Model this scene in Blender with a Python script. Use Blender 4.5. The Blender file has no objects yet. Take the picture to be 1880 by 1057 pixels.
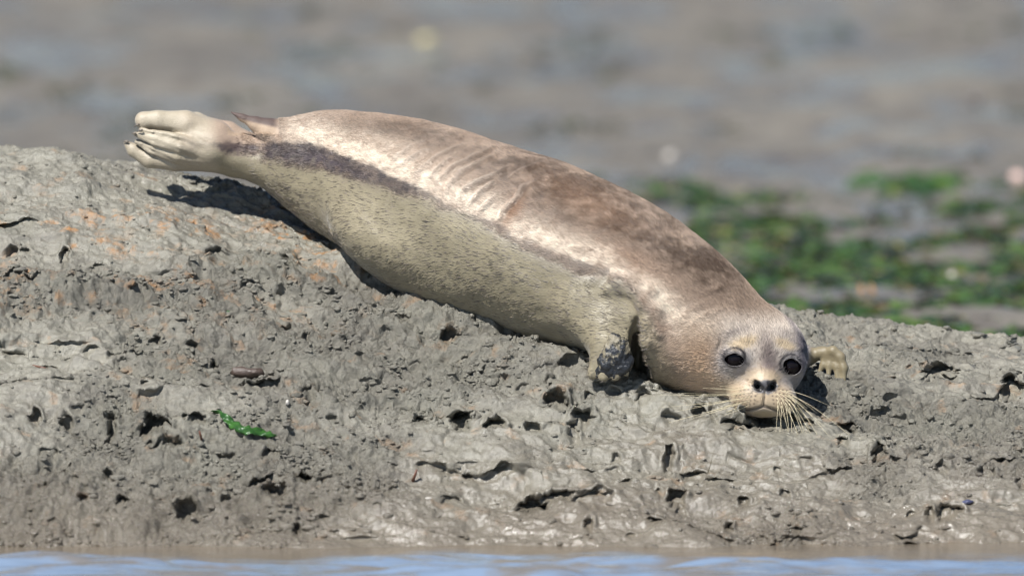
import bpy, math, random
import numpy as np
from mathutils import Vector

# ------------------------------------------------------------------ camera, sky, sun, exposure
sc = bpy.context.scene
D, PITCH, ZA, WIDTH = 20.0, math.radians(6.0), 0.41, 2.0
CAM = np.array([0.0, -D * math.cos(PITCH), ZA + D * math.sin(PITCH)])
cam_data = bpy.data.cameras.new('camera')
cam_data.sensor_width = 36.0
cam_data.lens = 36.0 * D / WIDTH
cam_data.clip_start, cam_data.clip_end = 0.5, 3000.0
cam_data.dof.use_dof = True
cam_data.dof.focus_distance = D - 0.27
cam_data.dof.aperture_fstop = 2.6
cam = bpy.data.objects.new('camera', cam_data)
sc.collection.objects.link(cam)
cam.location = CAM
cam.rotation_euler = (math.radians(90) - PITCH, 0, 0)
sc.camera = cam

SUN = np.array([-0.34, -0.52, 0.79]); SUN = SUN / np.linalg.norm(SUN)
sun_el, sun_rot = math.asin(SUN[2]), math.atan2(SUN[0], SUN[1])
world = bpy.data.worlds.new('World'); sc.world = world; world.use_nodes = True
wn = world.node_tree
sky = wn.nodes.new('ShaderNodeTexSky'); sky.sky_type = 'NISHITA'; sky.sun_disc = False
sky.sun_elevation, sky.sun_rotation = sun_el, sun_rot
sky.air_density, sky.dust_density, sky.ozone_density = 1.0, 0.2, 3.5
bg = wn.nodes['Background']; bg.inputs['Strength'].default_value = 0.052
wn.links.new(sky.outputs[0], bg.inputs['Color'])
sd = bpy.data.lights.new('sun', 'SUN'); sd.energy = 5.0; sd.angle = math.radians(0.5); sd.color = (1.0, 0.98, 0.945)
so = bpy.data.objects.new('sun', sd); sc.collection.objects.link(so)
so.rotation_euler = Vector(SUN).to_track_quat('Z', 'Y').to_euler()
sc.view_settings.view_transform = 'Standard'; sc.view_settings.look = 'None'
sc.view_settings.exposure = 0.66; sc.view_settings.gamma = 1.0
sc.render.engine = 'CYCLES'
sc.cycles.use_denoising = True
sc.cycles.filter_width = 1.1
sc.cycles.max_bounces = 6
sc.cycles.sample_clamp_indirect = 4.0

rng = np.random.default_rng(7)
random.seed(7)
C = sc.collection

# ------------------------------------------------------------------ helpers
FWD = np.array([0, math.cos(PITCH), -math.sin(PITCH)]); UPV = np.array([0, math.sin(PITCH), math.cos(PITCH)])
PXM = WIDTH / 1880.0                      # metres per photo pixel at the seal
K = PXM / D
def ray(px, py):
    return FWD + np.array([1.0, 0, 0]) * (px - 940.0) * K + UPV * (528.5 - py) * K
def P(px, py, y):
    d = ray(px, py); return CAM + d * ((y - CAM[1]) / d[1])
def proj(p):
    q = np.asarray(p) - CAM
    t = q @ FWD
    return 940.0 + q[..., 0] / t / K, 528.5 - (q @ UPV) / t / K
def sstep(a, b, x):
    t = np.clip((x - a) / (b - a), 0, 1); return t * t * (3 - 2 * t)

def _h(ix, iy, iz, seed):
    h = (ix * 374761393 + iy * 668265263 + iz * 1274126177 + seed * 1442695041) & 0xFFFFFFFF
    h = ((h ^ (h >> 13)) * 1274126177) & 0xFFFFFFFF
    h = ((h ^ (h >> 16)) * 2246822519) & 0xFFFFFFFF
    return ((h ^ (h >> 15)) & 0xFFFFFF).astype(np.float32) / 8388607.5 - 1.0
def noise(x, y, z=None, seed=0):
    x = np.asarray(x, np.float64); y = np.asarray(y, np.float64)
    fx, fy = np.floor(x), np.floor(y); ix, iy = fx.astype(np.int64), fy.astype(np.int64)
    tx, ty = x - fx, y - fy
    tx = tx * tx * tx * (tx * (tx * 6 - 15) + 10); ty = ty * ty * ty * (ty * (ty * 6 - 15) + 10)
    if z is None:
        a = _h(ix, iy, 0, seed); b = _h(ix + 1, iy, 0, seed); c = _h(ix, iy + 1, 0, seed); d = _h(ix + 1, iy + 1, 0, seed)
        return (a + (b - a) * tx) * (1 - ty) + (c + (d - c) * tx) * ty
    z = np.asarray(z, np.float64); fz = np.floor(z); iz = fz.astype(np.int64); tz = z - fz; tz = tz * tz * (3 - 2 * tz)
    r = []
    for k in (0, 1):
        a = _h(ix, iy, iz + k, seed); b = _h(ix + 1, iy, iz + k, seed); c = _h(ix, iy + 1, iz + k, seed); d = _h(ix + 1, iy + 1, iz + k, seed)
        r.append((a + (b - a) * tx) * (1 - ty) + (c + (d - c) * tx) * ty)
    return r[0] * (1 - tz) + r[1] * tz
def fbm(x, y, oct=4, seed=0, gain=0.5):
    s = 0; a = 1.0; n = 0
    for o in range(oct):
        cs, sn = math.cos(o * 1.1 + .3), math.sin(o * 1.1 + .3)
        s = s + a * noise((x * cs - y * sn) + 17.3 * o, (x * sn + y * cs) - 9.1 * o, seed=seed + o); n += a; a *= gain; x = x * 2.03; y = y * 2.03
    return s / n
def ridged(x, y, oct=3, seed=0):
    s = 0; a = 1.0; n = 0
    for o in range(oct):
        s = s + a * (1 - np.abs(noise(x + 31 * o, y, seed=seed + o)) * 2); n += a; a *= .5; x = x * 2.1; y = y * 2.1
    return s / n
def worley(x, y, seed=0):
    ix, iy = np.floor(x).astype(np.int64), np.floor(y).astype(np.int64)
    f1 = np.full(np.shape(x), 9.0); f2 = f1.copy()
    for dx in (-1, 0, 1):
        for dy in (-1, 0, 1):
            cx = ix + dx + .5 + .45 * _h(ix + dx, iy + dy, 3, seed); cy = iy + dy + .5 + .45 * _h(ix + dx, iy + dy, 9, seed)
            d = np.hypot(cx - x, cy - y); f2 = np.minimum(f2, np.maximum(f1, d)); f1 = np.minimum(f1, d)
    return f1, f2

def mesh_np(name, verts, faces, mat=None, parent=None, smooth=True, attrs=None, loc=None, nface=4):
    verts = np.asarray(verts, np.float32); faces = np.asarray(faces, np.int32)
    if loc is not None: verts = verts - np.asarray(loc, np.float32)
    me = bpy.data.meshes.new(name)
    me.vertices.add(len(verts)); me.vertices.foreach_set('co', verts.ravel())
    me.loops.add(faces.size); me.loops.foreach_set('vertex_index', faces.ravel())
    me.polygons.add(len(faces)); n = faces.shape[1]
    me.polygons.foreach_set('loop_start', np.arange(0, len(faces) * n, n, dtype=np.int32))
    me.update(calc_edges=True); me.validate()
    me.polygons.foreach_set('use_smooth', np.full(len(me.polygons), smooth))
    for k, v in (attrs or {}).items():
        v = np.asarray(v, np.float32)
        if v.ndim == 1:
            a = me.attributes.new(k, 'FLOAT', 'POINT'); a.data.foreach_set('value', v)
        else:
            v4 = np.ones((len(v), 4), np.float32); v4[:, :3] = v
            a = me.attributes.new(k, 'FLOAT_COLOR', 'POINT'); a.data.foreach_set('color', v4.ravel())
    if mat: me.materials.append(mat)
    o = bpy.data.objects.new(name, me); C.objects.link(o)
    if loc is not None: o.location = loc
    if parent is not None: o.parent = parent
    return o
def tag(o, label=None, cat=None, group=None, kind=None):
    if label: o['label'] = label
    if cat: o['category'] = cat
    if group: o['group'] = group
    if kind: o['kind'] = kind
    return o
def grid_faces(nx, ny):
    i = np.arange(nx * ny).reshape(ny, nx)
    return np.stack([i[:-1, :-1], i[:-1, 1:], i[1:, 1:], i[1:, :-1]], -1).reshape(-1, 4)
def tube(pts, rad, seg=8):
    pts = np.asarray(pts, float); n = len(pts); rad = np.broadcast_to(rad, (n,))
    t = np.gradient(pts, axis=0); t /= np.linalg.norm(t, axis=1)[:, None] + 1e-12
    ref = np.array([0.12, 0.31, 0.94]); a = np.cross(t, ref); a /= np.linalg.norm(a, axis=1)[:, None] + 1e-12
    b = np.cross(t, a); ang = np.arange(seg) / seg * 2 * math.pi
    v = pts[:, None] + rad[:, None, None] * (np.cos(ang)[None, :, None] * a[:, None] + np.sin(ang)[None, :, None] * b[:, None])
    v = v.reshape(-1, 3); f = []
    for i in range(n - 1):
        for j in range(seg):
            k = (j + 1) % seg; f.append((i * seg + j, i * seg + k, (i + 1) * seg + k, (i + 1) * seg + j))
    v = np.vstack([v, pts[0], pts[-1]]); a0, a1 = len(v) - 2, len(v) - 1
    for j in range(0, seg):
        k = (j + 1) % seg; f.append((a0, k, j, j)); f.append((a1, (n - 1) * seg + j, (n - 1) * seg + k, (n - 1) * seg + k))
    return v, f
def poly_obj(name, v, f, mat, parent=None, smooth=True, loc=None):
    me = bpy.data.meshes.new(name)
    v = np.asarray(v, float)
    if loc is not None: v = v - np.asarray(loc)
    me.from_pydata([tuple(p) for p in v], [], [tuple(dict.fromkeys(int(i) for i in q)) for q in f]); me.update()
    me.polygons.foreach_set('use_smooth', [smooth] * len(me.polygons))
    me.materials.append(mat)
    o = bpy.data.objects.new(name, me); C.objects.link(o)
    if loc is not None: o.location = loc
    if parent is not None: o.parent = parent
    return o

class NT:
    def __init__(s, name):
        s.m = bpy.data.materials.new(name); s.m.use_nodes = True; s.t = s.m.node_tree
        s.b = s.t.nodes['Principled BSDF']
    def n(s, typ, ins=None, **kw):
        nd = s.t.nodes.new(typ)
        for k, v in kw.items(): setattr(nd, k, v)
        for k, v in (ins or {}).items():
            if isinstance(v, bpy.types.NodeSocket): s.t.links.new(v, nd.inputs[k])
            else: nd.inputs[k].default_value = v
        return nd
    def set(s, **kw):
        for k, v in kw.items():
            k = k.replace('_', ' ')
            if isinstance(v, bpy.types.NodeSocket): s.t.links.new(v, s.b.inputs[k])
            else: s.b.inputs[k].default_value = v
    def attr(s, name, out='Color'): return s.n('ShaderNodeAttribute', attribute_name=name).outputs[out]
    def coord(s, scale=(1, 1, 1)):
        g = s.n('ShaderNodeNewGeometry')
        return s.n('ShaderNodeMapping', {'Vector': g.outputs['Position'], 'Scale': scale}).outputs[0]
    def noise(s, vec, scale, detail=4, rough=.55, out='Fac'):
        return s.n('ShaderNodeTexNoise', {'Vector': vec, 'Scale': scale, 'Detail': detail, 'Roughness': rough}).outputs[out]
    def mapr(s, v, a, b, c=0., d=1.):
        return s.n('ShaderNodeMapRange', {'Value': v, 'From Min': a, 'From Max': b, 'To Min': c, 'To Max': d}).outputs[0]
    def mix(s, f, a, b):
        nd = s.t.nodes.new('ShaderNodeMix'); nd.data_type = 'RGBA'
        for k, v in ((0, f), (6, a), (7, b)):
            if isinstance(v, bpy.types.NodeSocket): s.t.links.new(v, nd.inputs[k])
            else: nd.inputs[k].default_value = (v if k == 0 else tuple(v) + (1,) * (4 - len(v)))
        return nd.outputs[2]
    def math(s, op, a, b=0.):
        return s.n('ShaderNodeMath', {0: a, 1: b}, operation=op).outputs[0]
    def bump(s, h, dist, strength=1.0, normal=None):
        ins = {'Height': h, 'Distance': dist, 'Strength': strength}
        if normal is not None: ins['Normal'] = normal
        return s.n('ShaderNodeBump', ins).outputs[0]
def simple(name, col, rough=.5, bump=None, **kw):
    m = NT(name); c = m.coord()
    nz = m.noise(c, 90, 4)
    m.set(Base_Color=m.mix(nz, tuple(x * .65 for x in col), tuple(min(1, x * 1.35) for x in col)), Roughness=rough, **kw)
    if bump: m.set(Normal=m.bump(m.noise(c, bump[0], 4), bump[1]))
    return m.m

# ------------------------------------------------------------------ the seal's spine in photo pixels (x, y, radius)
SP = np.array([(415, 284, 30), (470, 293, 38), (515, 298, 56), (570, 300, 90), (650, 326, 120), (752, 362, 142), (840, 400, 153),
               (958, 442, 157), (1075, 490, 154), (1165, 530, 143), (1250, 580, 128), (1318, 622, 106), (1372, 652, 88)], float)
tt = np.r_[0, np.cumsum(np.hypot(np.diff(SP[:, 0]), np.diff(SP[:, 1])))]
def cub(ts, vs, t):
    m = np.gradient(vs, ts); i = np.clip(np.searchsorted(ts, t) - 1, 0, len(ts) - 2); h = ts[i + 1] - ts[i]; u = (t - ts[i]) / h
    return (2*u**3-3*u**2+1)*vs[i] + (u**3-2*u**2+u)*h*m[i] + (-2*u**3+3*u**2)*vs[i+1] + (u**3-u**2)*h*m[i+1]
ts_ = np.linspace(0, tt[-1], 46)
SX, SY, SR = [cub(tt, SP[:, k], ts_) for k in range(3)]

# ------------------------------------------------------------------ the bank
CR = np.array([(-1200, 262), (-400, 262), (0, 268), (100, 280), (200, 302), (260, 312), (330, 326), (400, 343), (470, 363), (530, 386), (600, 408), (800, 445), (1000, 480), (1200, 520),
               (1430, 562), (1560, 583), (1700, 602), (1880, 630), (2300, 690), (3200, 760)], float)
YW = -0.98
def crest(x):
    px = 940 + x / PXM
    py = np.interp(px, CR[:, 0], CR[:, 1])
    yc = np.interp(px, [-300, 500, 1400, 2200], [0.28, 0.22, 0.20, 0.10])
    # the height whose projection at depth yc falls on row py
    t = (yc + D * math.cos(PITCH)) / (math.cos(PITCH) + math.sin(PITCH) * (528.5 - py) * K)
    zc = CAM[2] + t * (-math.sin(PITCH) + math.cos(PITCH) * (528.5 - py) * K)
    return yc, zc
def T0(x, y):
    yc, zc = crest(x)
    t = (y - YW) / (yc - YW)
    f = np.where(t < 1, 1 - np.abs(1 - np.clip(t, -1, 1)) ** 1.35, 1 - 1.6 * np.abs(t - 1) ** 1.6)
    f = np.where(t < 0, t * 0.9, f)
    return np.maximum(zc * f, -0.25)
def solve_y(px, py, r, c=1.0):
    lo, hi = -0.9, 0.3
    for _ in range(40):
        y = (lo + hi) / 2; p = P(px, py, y)
        if p[2] - T0(p[0], y) > c * r: lo = y
        else: hi = y
    return y
YS = np.array([solve_y(SX[i], SY[i], SR[i] * PXM, 1.0) for i in range(len(SX))])
# the hind end is lifted clear of the mud: its depth follows the trunk, and the chest swings towards the viewer
lift = SX < 620
YS[lift] = YS[~lift][0] + 0.0 * (620 - SX[lift])
w5 = np.array([1, 2, 3, 2, 1.]) / 9
for _ in range(6):
    YS = np.convolve(np.pad(YS, 2, mode='reflect', reflect_type='odd'), w5, 'valid')
SPW = np.array([P(SX[i], SY[i], YS[i]) for i in range(len(SX))]); SRW = SR * PXM

CH = (1400, 768)       # chin
def ground_pt(px, py, T=None, lo=-1.2, hi=0.25):
    T = T or T0
    prev = None
    for y in np.arange(lo, hi, .004):
        p = P(px, py, y)
        if p[2] < T(p[0], y): return p
    return P(px, py, hi)
def T1(x, y):
    z = T0(x, y)
    xs = SPW[:, 0]
    yc = np.interp(x, xs, SPW[:, 1]); zc = np.interp(x, xs, SPW[:, 2]); r = np.interp(x, xs, SRW)
    slope = np.interp(x, xs, np.gradient(SPW[:, 2], xs)); re = r * np.sqrt(1 + slope ** 2)
    dy = (y - yc) / r
    G = zc - re * 0.985
    w = (1 - sstep(.55, 1.45, np.abs(dy))) * sstep(-.36, -.28, x) * (1 - sstep(.34, .46, x))
    return z + w * np.clip(G - z, -0.02, .08)
yhead = ground_pt(*CH)[1] + 0.085         # depth of the middle of the skull
print('spine y', YS.round(3)[::6], 'head y', yhead)

HOLES = [(1440,786,60,20,.55),(1395,783,30,13,.8),(118,462,10,22,1),(22,448,14,9,.8),(50,448,10,8,.6),(400,466,30,10,.7),(530,492,12,18,1),(255,530,16,10,.8),(175,522,9,5,.5),(828,610,18,10,1),(285,607,9,8,.9),(352,613,16,8,.9),
 (560,607,8,12,.8),(392,645,9,9,.8),(22,631,26,8,.8),(165,633,18,6,.7),(215,637,16,6,.8),(255,637,12,5,.8),(570,722,14,17,1),(65,768,9,16,1),(122,765,11,9,.9),(203,770,11,22,1.1),
 (285,782,24,18,1.2),(360,772,20,11,1),(312,812,22,10,.7),(415,828,22,8,.6),(500,832,18,10,.7),(775,775,16,15,1),(812,762,18,7,.6),(845,776,17,15,1.1),(908,797,15,12,1),(978,799,14,8,.9),(1016,793,9,7,.8),(1022,750,19,14,1),(1070,775,17,13,1),
 (1052,800,11,17,.8),(548,877,22,14,1.1),(505,916,22,9,.9),(345,932,20,11,1),(200,866,9,8,.9),(150,921,11,7,.9),(85,899,16,10,.6),(225,920,11,8,.8),(415,915,14,8,.6),(975,925,26,13,1.1),(1022,912,30,10,1.2),
 (1150,887,14,8,.9),(1234,772,20,9,.8),(1228,842,9,18,.9),(1272,862,22,9,.9),(1352,790,22,14,1.1),(1385,775,20,10,.8),(1285,765,13,12,.9),(1245,915,16,14,.9),(1210,905,10,6,.7),(1550,775,19,14,1),(1545,815,9,9,.9),(1617,842,13,16,1.1),(1365,925,10,12,.8),
 (1722,695,36,14,1.2),(1680,685,20,7,.7),(1858,718,22,15,1.2),(1845,690,12,8,.7),(1730,868,14,7,.7),(1812,872,16,7,.8),(1875,895,9,13,.9),(1338,970,10,12,1),(1742,948,20,10,1),(1706,950,8,9,.8),
 (1692,998,38,9,1),(1755,1002,10,8,.8),(640,905,26,6,.8),(665,660,16,5,.6),(115,700,18,8,.5),(70,700,10,8,.5),(460,700,20,9,.9),(860,872,10,8,.7),(915,870,12,7,.6),
 (700,640,14,5,.6),(770,655,14,5,.6),(740,585,9,5,.6),(1130,840,10,6,.6),(1480,850,14,6,.5),(1440,900,10,9,.6),(1100,915,14,6,.6),(760,535,12,12,.8),(700,480,10,8,.5),(640,465,14,6,.5),(545,975,8,8,.9),(180,1000,10,8,.6),(600,880,16,5,.6),(740,745,12,6,.4),(1600,760,10,6,.7),(1640,700,10,5,.6),(1500,610,14,4,.5),(1600,625,16,4,.5),(1130,720,12,7,.7),(1180,735,14,6,.7),(930,690,16,5,.5),(960,720,12,5,.6),(1010,700,10,6,.6),(1085,735,10,6,.7)]
hr = np.random.default_rng(11)
for _ in range(80):
    hx, hy = hr.uniform(-200, 2080), hr.uniform(330, 1000)
    a = hr.gamma(2.2, 2.6) + 2.5
    HOLES.append((hx, hy, a * hr.uniform(.9, 1.9), a * hr.uniform(.45, 1.0), hr.uniform(.35, .8)))

def axis_coords(lo, hi, f0, f1, fine, coarse_pow=1.12):
    mid = list(np.arange(f0, f1, fine)); s = fine; v = f1; R = []
    while v < hi: R.append(v); s *= coarse_pow; v += s
    R.append(hi); s = fine; v = f0; L = []
    while v > lo:
        s *= coarse_pow; v -= s; L.append(max(v, lo))
    return np.array(L[::-1] + mid + R)
BX = axis_coords(-9, 9, -1.10, 1.10, 0.0026)
BY = axis_coords(-1.9, 1.6, -1.16, 0.36, 0.0026)
X, Y = np.meshgrid(BX, BY)
nearx = 1 - sstep(1.3, 2.5, np.abs(X))
Z = T1(X, Y)
U, V = proj(np.stack([X, Y, Z], -1))                  # where each spot of the bare bank lies, to set the burrows out
Vm = V * PXM
# broad lumps, mid clods and fine crumbs, all stretched along the shore
wx = X + .05 * fbm(X * 5, Y * 5, 3, 41); wy = Y + .04 * fbm(X * 5, Y * 5, 3, 51)
rough_mask = sstep(-.25, .35, fbm(wx * 3.1, wy * 5.0, 3, 61))
d1 = .030 * fbm(wx * 3, wy * 5, 3, 1)
d1 = d1 + (.046 * fbm(wx * 5.5 + 3, wy * 13, 3, 31) - .010 * np.abs(noise(wx * 4, wy * 15, seed=37))) * (.5 + .5 * rough_mask) * .58 * (1 - .75 * sstep(-.10, .12, Y))
cl = ridged(wx * 11, wy * 19, 4, 5)
d2 = .0085 * cl + .013 * fbm(wx * 14, wy * 24, 3, 8)
f1, f2 = worley(wx * 34 + .4 * noise(X * 60, Y * 60, seed=3), wy * 52, 4)
d3 = (.35 + .65 * rough_mask) * (.0105 * fbm(X * 48, Y * 75, 4, 15, .7) - .0045 * sstep(.16, 0, f2 - f1) * sstep(-.1, .35, noise(X * 14, Y * 20, seed=88)))
d4 = (.4 + .6 * rough_mask) * .0048 * fbm(X * 150, Y * 210, 2, 25, .7)
# strata ledges
ph = (Z + .05 * fbm(X * 2.2, Y * 3, 3, 71) + .018 * fbm(X * 11, Y * 14, 3, 75)) / .085
fr = ph - np.floor(ph)
lmask = sstep(.05, .45, fbm(X * 6.5 + 3, Y * 7, 3, 81)) * sstep(-.35, .15, noise(X * 26, Y * 30, seed=85)) * (1 - sstep(.03, .2, Y))
saw = np.where(fr < .5, -fr * 2 * .0, 0) + (sstep(.46, .54, fr) - .5) * (1 - np.abs(fr - .5) * 2) ** 1.5 * 2
dy_out = -.017 * saw * lmask * nearx                      # lip pushed towards the shore, hollow under it
wat = sstep(.0, .10, Z)                                  # calm the relief in the wet margin
disp = -.006 + d1 * sstep(-.10, .08, Z) + (d2 + d3) * (.35 + .65 * wat) + d4
dcut = sstep(.35, .75, fbm(X * 9, Y * 22, 4, 91)) * .014 * rough_mask
disp = disp - dcut * wat
DX = np.zeros_like(X); DY = dy_out; DZ = disp.copy()
DY = DY - disp * .35
DY += nearx * .0075 * noise(X * 70, Z * 90, Y * 60, seed=131) * (.3 + .7 * rough_mask) * wat
DX += nearx * .0045 * noise(X * 60, Z * 80, Y * 60, seed=141) * wat
pert = fbm(X * 60, Y * 80, 3, 101) * .50 + fbm(X * 17, Y * 25, 2, 105) * .30
holeA = np.zeros_like(X)
for (hx, hy, a, b, s) in HOLES:
    m = (np.abs(U - hx) < a * 2.6 + 6) & (np.abs(V - hy) < b * 2.6 + 10)
    if not m.any(): continue
    u = (U[m] - hx) / a; v = (V[m] - hy) / b
    e = np.sqrt(u * u + v * v) + pert[m]
    dp = sstep(1.10, .55, e); L = max(min(a, b), 5) * PXM * 2.6 * s
    lip = np.exp(-((e - 1.35) / .33) ** 2) * sstep(.3, -.5, v)
    DY[m] += dp * L - lip * min(L * .42, .016) * .9
    DZ[m] += dp * L * .03 + lip * min(L * .2, .007) - dp * .010 * s * 0
    holeA[m] = np.maximum(holeA[m], dp)
X2, Y2, Z2 = X + DX, Y + DY, Z + DZ
# the mud the seal lies in stays clear of the seal's flank
wetv = sstep(.24, .04, Z + .06 * fbm(X * 4, Y * 6, 3, 111)) * .9
flow = sstep(.15, .5, fbm(X * 2.6 + 9, Y * 4.5, 4, 121))
rust = sstep(.06, .42, fbm(X * 38, Y * 52, 4, 151, .65)) * sstep(330, 420, V) * sstep(640, 470, V) * sstep(830, 600, U) * .85 * sstep(-.5, .0, fbm(X * 6, Y * 9, 2, 155)) * 1.15
rust = np.maximum(rust, .4 * sstep(.35, .6, fbm(X * 22 + 5, Y * 33, 4, 161)))
slick = np.maximum(np.exp(-(((U - 250 - (V - 330) * 1.5) / 60) ** 2 + ((V - 335) / 22) ** 2)), np.exp(-((V - 368 - (U - 420) * .30) / 24) ** 2) * sstep(220, 300, U) * sstep(620, 560, U))

mud = NT('bank_mud'); c = mud.coord(); cs = mud.coord((1, 1.4, 1.8))
n1 = mud.noise(cs, 5, 5, .6); n2 = mud.noise(cs, 38, 5, .65); n3 = mud.noise(c, 260, 4, .7); n4 = mud.noise(c, 700, 2, .6)
col = mud.mix(mud.mapr(n1, .35, .65), (.192, .182, .146), (.144, .132, .108))
col = mud.mix(mud.mapr(n2, .40, .68, 0, .75), col, (.255, .240, .195))
col = mud.mix(mud.mapr(n3, .52, .72, 0, .6), col, (.14, .12, .098))
col = mud.mix(mud.math('MULTIPLY', mud.attr('rust', 'Fac'), mud.mapr(n2, .38, .62)), col, (.33, .165, .06))
wet = mud.attr('wet', 'Fac')
col = mud.mix(mud.math('MULTIPLY', wet, .75), col, (.120, .098, .075))
rg = mud.mapr(mud.noise(cs, 14, 4, .6), .35, .65, .26, .52)
rg = mud.math('SUBTRACT', rg, mud.math('MULTIPLY', wet, .30))
rg = mud.math('MAXIMUM', mud.math('SUBTRACT', rg, mud.math('MULTIPLY', mud.attr('slick', 'Fac'), .35)), .12)
mud.set(Base_Color=col, Roughness=rg, Specular_IOR_Level=.6)
n5 = mud.noise(cs, 95, 5, .7); vr = mud.n('ShaderNodeTexVoronoi', {'Vector': cs, 'Scale': 130.0}, feature='DISTANCE_TO_EDGE').outputs[0]
cr_ = mud.math('MINIMUM', mud.math('ADD', mud.mapr(mud.attr('crumb', 'Fac'), 0, 1, .45, .95), mud.math('MULTIPLY', wet, -.22)), 1.1)
b = mud.bump(n5, .0052, cr_); b = mud.bump(mud.mapr(vr, 0, .12), .0016, mud.math('MULTIPLY', cr_, .6), b); b = mud.bump(n3, .0035, cr_, b); b = mud.bump(n4, .0018, cr_, b)
mud.set(Normal=b)
bank = mesh_np('mud_bank', np.stack([X2, Y2, Z2], -1).reshape(-1, 3), grid_faces(len(BX), len(BY)), mud.m,
               attrs={'wet': wetv.ravel(), 'rust': rust.ravel(), 'slick': slick.ravel(), 'crumb': (rough_mask * (1 - .5 * flow)).ravel()})
tag(bank, 'grey brown mud bank full of burrows sloping down to the water', kind='structure')
ico = [(0, 0, 1)] + [(math.cos(a * 1.2566) * .894, math.sin(a * 1.2566) * .894, .447) for a in range(5)] + [(math.cos((a + .5) * 1.2566) * .894, math.sin((a + .5) * 1.2566) * .894, -.447) for a in range(5)] + [(0, 0, -1)]
icf = [(0, 1 + a, 1 + (a + 1) % 5) for a in range(5)] + [(1 + a, 6 + a, 1 + (a + 1) % 5) for a in range(5)] + [(1 + (a + 1) % 5, 6 + a, 6 + (a + 1) % 5) for a in range(5)] + [(11, 6 + (a + 1) % 5, 6 + a) for a in range(5)]
iv = [np.array(v) for v in ico]; itf = []; mids = {}
def _mid(a, b):
    k = (min(a, b), max(a, b))
    if k not in mids: m_ = iv[a] + iv[b]; iv.append(m_ / np.linalg.norm(m_)); mids[k] = len(iv) - 1
    return mids[k]
for a, b, c0 in icf:
    ab, bc_, ca0 = _mid(a, b), _mid(b, c0), _mid(c0, a); itf += [(a, ab, ca0), (b, bc_, ab), (c0, ca0, bc_), (ab, bc_, ca0)]
iv = np.array(iv); itf = np.array(itf)
wgt = ((.12 + rough_mask ** 1.5) * (np.abs(X) < 1.15) * (Y < .3) * (Y > -.97) * (holeA < .2) * sstep(-.3, .5, fbm(X * 16, Y * 26, 3, 171))).ravel(); wgt = wgt / wgt.sum()
NCR = 9000; pick = rng.choice(len(wgt), NCR, p=wgt)
cp = np.stack([X2, Y2, Z2], -1).reshape(-1, 3)[pick]; cr0 = np.minimum(rng.gamma(2.0, .0009, NCR) + .0008, .0085)
sc3 = np.stack([cr0 * rng.uniform(.8, 1.9, NCR), cr0 * rng.uniform(.8, 1.4, NCR), cr0 * rng.uniform(.5, 1.0, NCR)], 1)
vv = iv[None] * (1 + .32 * rng.normal(0, 1, (NCR, len(iv), 1)).clip(-1.5, 1.5) * .6) * sc3[:, None, :] + cp[:, None, :]
ff = itf[None] + (np.arange(NCR) * len(iv))[:, None, None]
wv = np.repeat(wetv.ravel()[pick], len(iv)); rv = np.repeat(rust.ravel()[pick], len(iv))
tag(mesh_np('mud_crumbs', vv.reshape(-1, 3), ff.reshape(-1, 3), mud.m, attrs={'wet': wv, 'rust': rv, 'crumb': wv * 0 + .6, 'slick': wv * 0}), 'loose grey crumbs and worm casts of mud strewn over the bank', 'mud crumbs', kind='stuff')
def T2(x, y):          # the finished surface, looked up on the grid (holes aside)
    i = np.clip(np.searchsorted(BX, x), 1, len(BX) - 1); j = np.clip(np.searchsorted(BY, y), 1, len(BY) - 1)
    return float((T1(np.array([x]), np.array([y]))[0] + DZ[j, i]))

# ------------------------------------------------------------------ mudflat behind, water in front
fx = axis_coords(-900, 900, -3.2, 3.2, .05, 1.08); fy = axis_coords(-60, 1500, -.2, 14, .05, 1.06)
FX, FY = np.meshgrid(fx, fy)
near = sstep(40, 14, np.abs(FX) + np.abs(FY - 6) * .6)
FZ = .035 * fbm(FX * .9, FY * .55, 4, 201) * near + .016 * fbm(FX * 4, FY * 3, 3, 211) * near + .012
FZ = FZ + .010 * fbm(FX * 12, FY * 9, 2, 221) * near
FZ = np.where(FY < .5, np.interp(FY, [-2, -.6, .5], [-.6, -.3, -.05]), FZ)
flat = NT('mudflat_mud'); c = flat.coord((1, .5, 1)); c2 = flat.coord()
a1 = flat.noise(c, 1.6, 5, .6); a2 = flat.noise(c, 9, 5, .6); a3 = flat.noise(c2, 26, 4, .6)
col = flat.mix(flat.mapr(a1, .38, .62), (.166, .148, .120), (.110, .098, .082))
col = flat.mix(flat.mapr(a2, .5, .68, 0, .8), col, (.075, .062, .052))
col = flat.mix(flat.mapr(a3, .45, .7, 0, .5), col, (.20, .175, .14))
wetp = flat.mapr(flat.noise(c, 2.6, 5, .6), .49, .57)
flat.set(Base_Color=col, Roughness=flat.mapr(wetp, 0, 1, .60, .10), Specular_IOR_Level=.5)
flat.set(Normal=flat.bump(a3, .022, .5, flat.bump(a2, .05, .35)))
o = mesh_np('mudflat', np.stack([FX, FY, FZ], -1).reshape(-1, 3), grid_faces(len(fx), len(fy)), flat.m)
tag(o, 'wide wet mudflat stretching away behind the bank', kind='structure')

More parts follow.
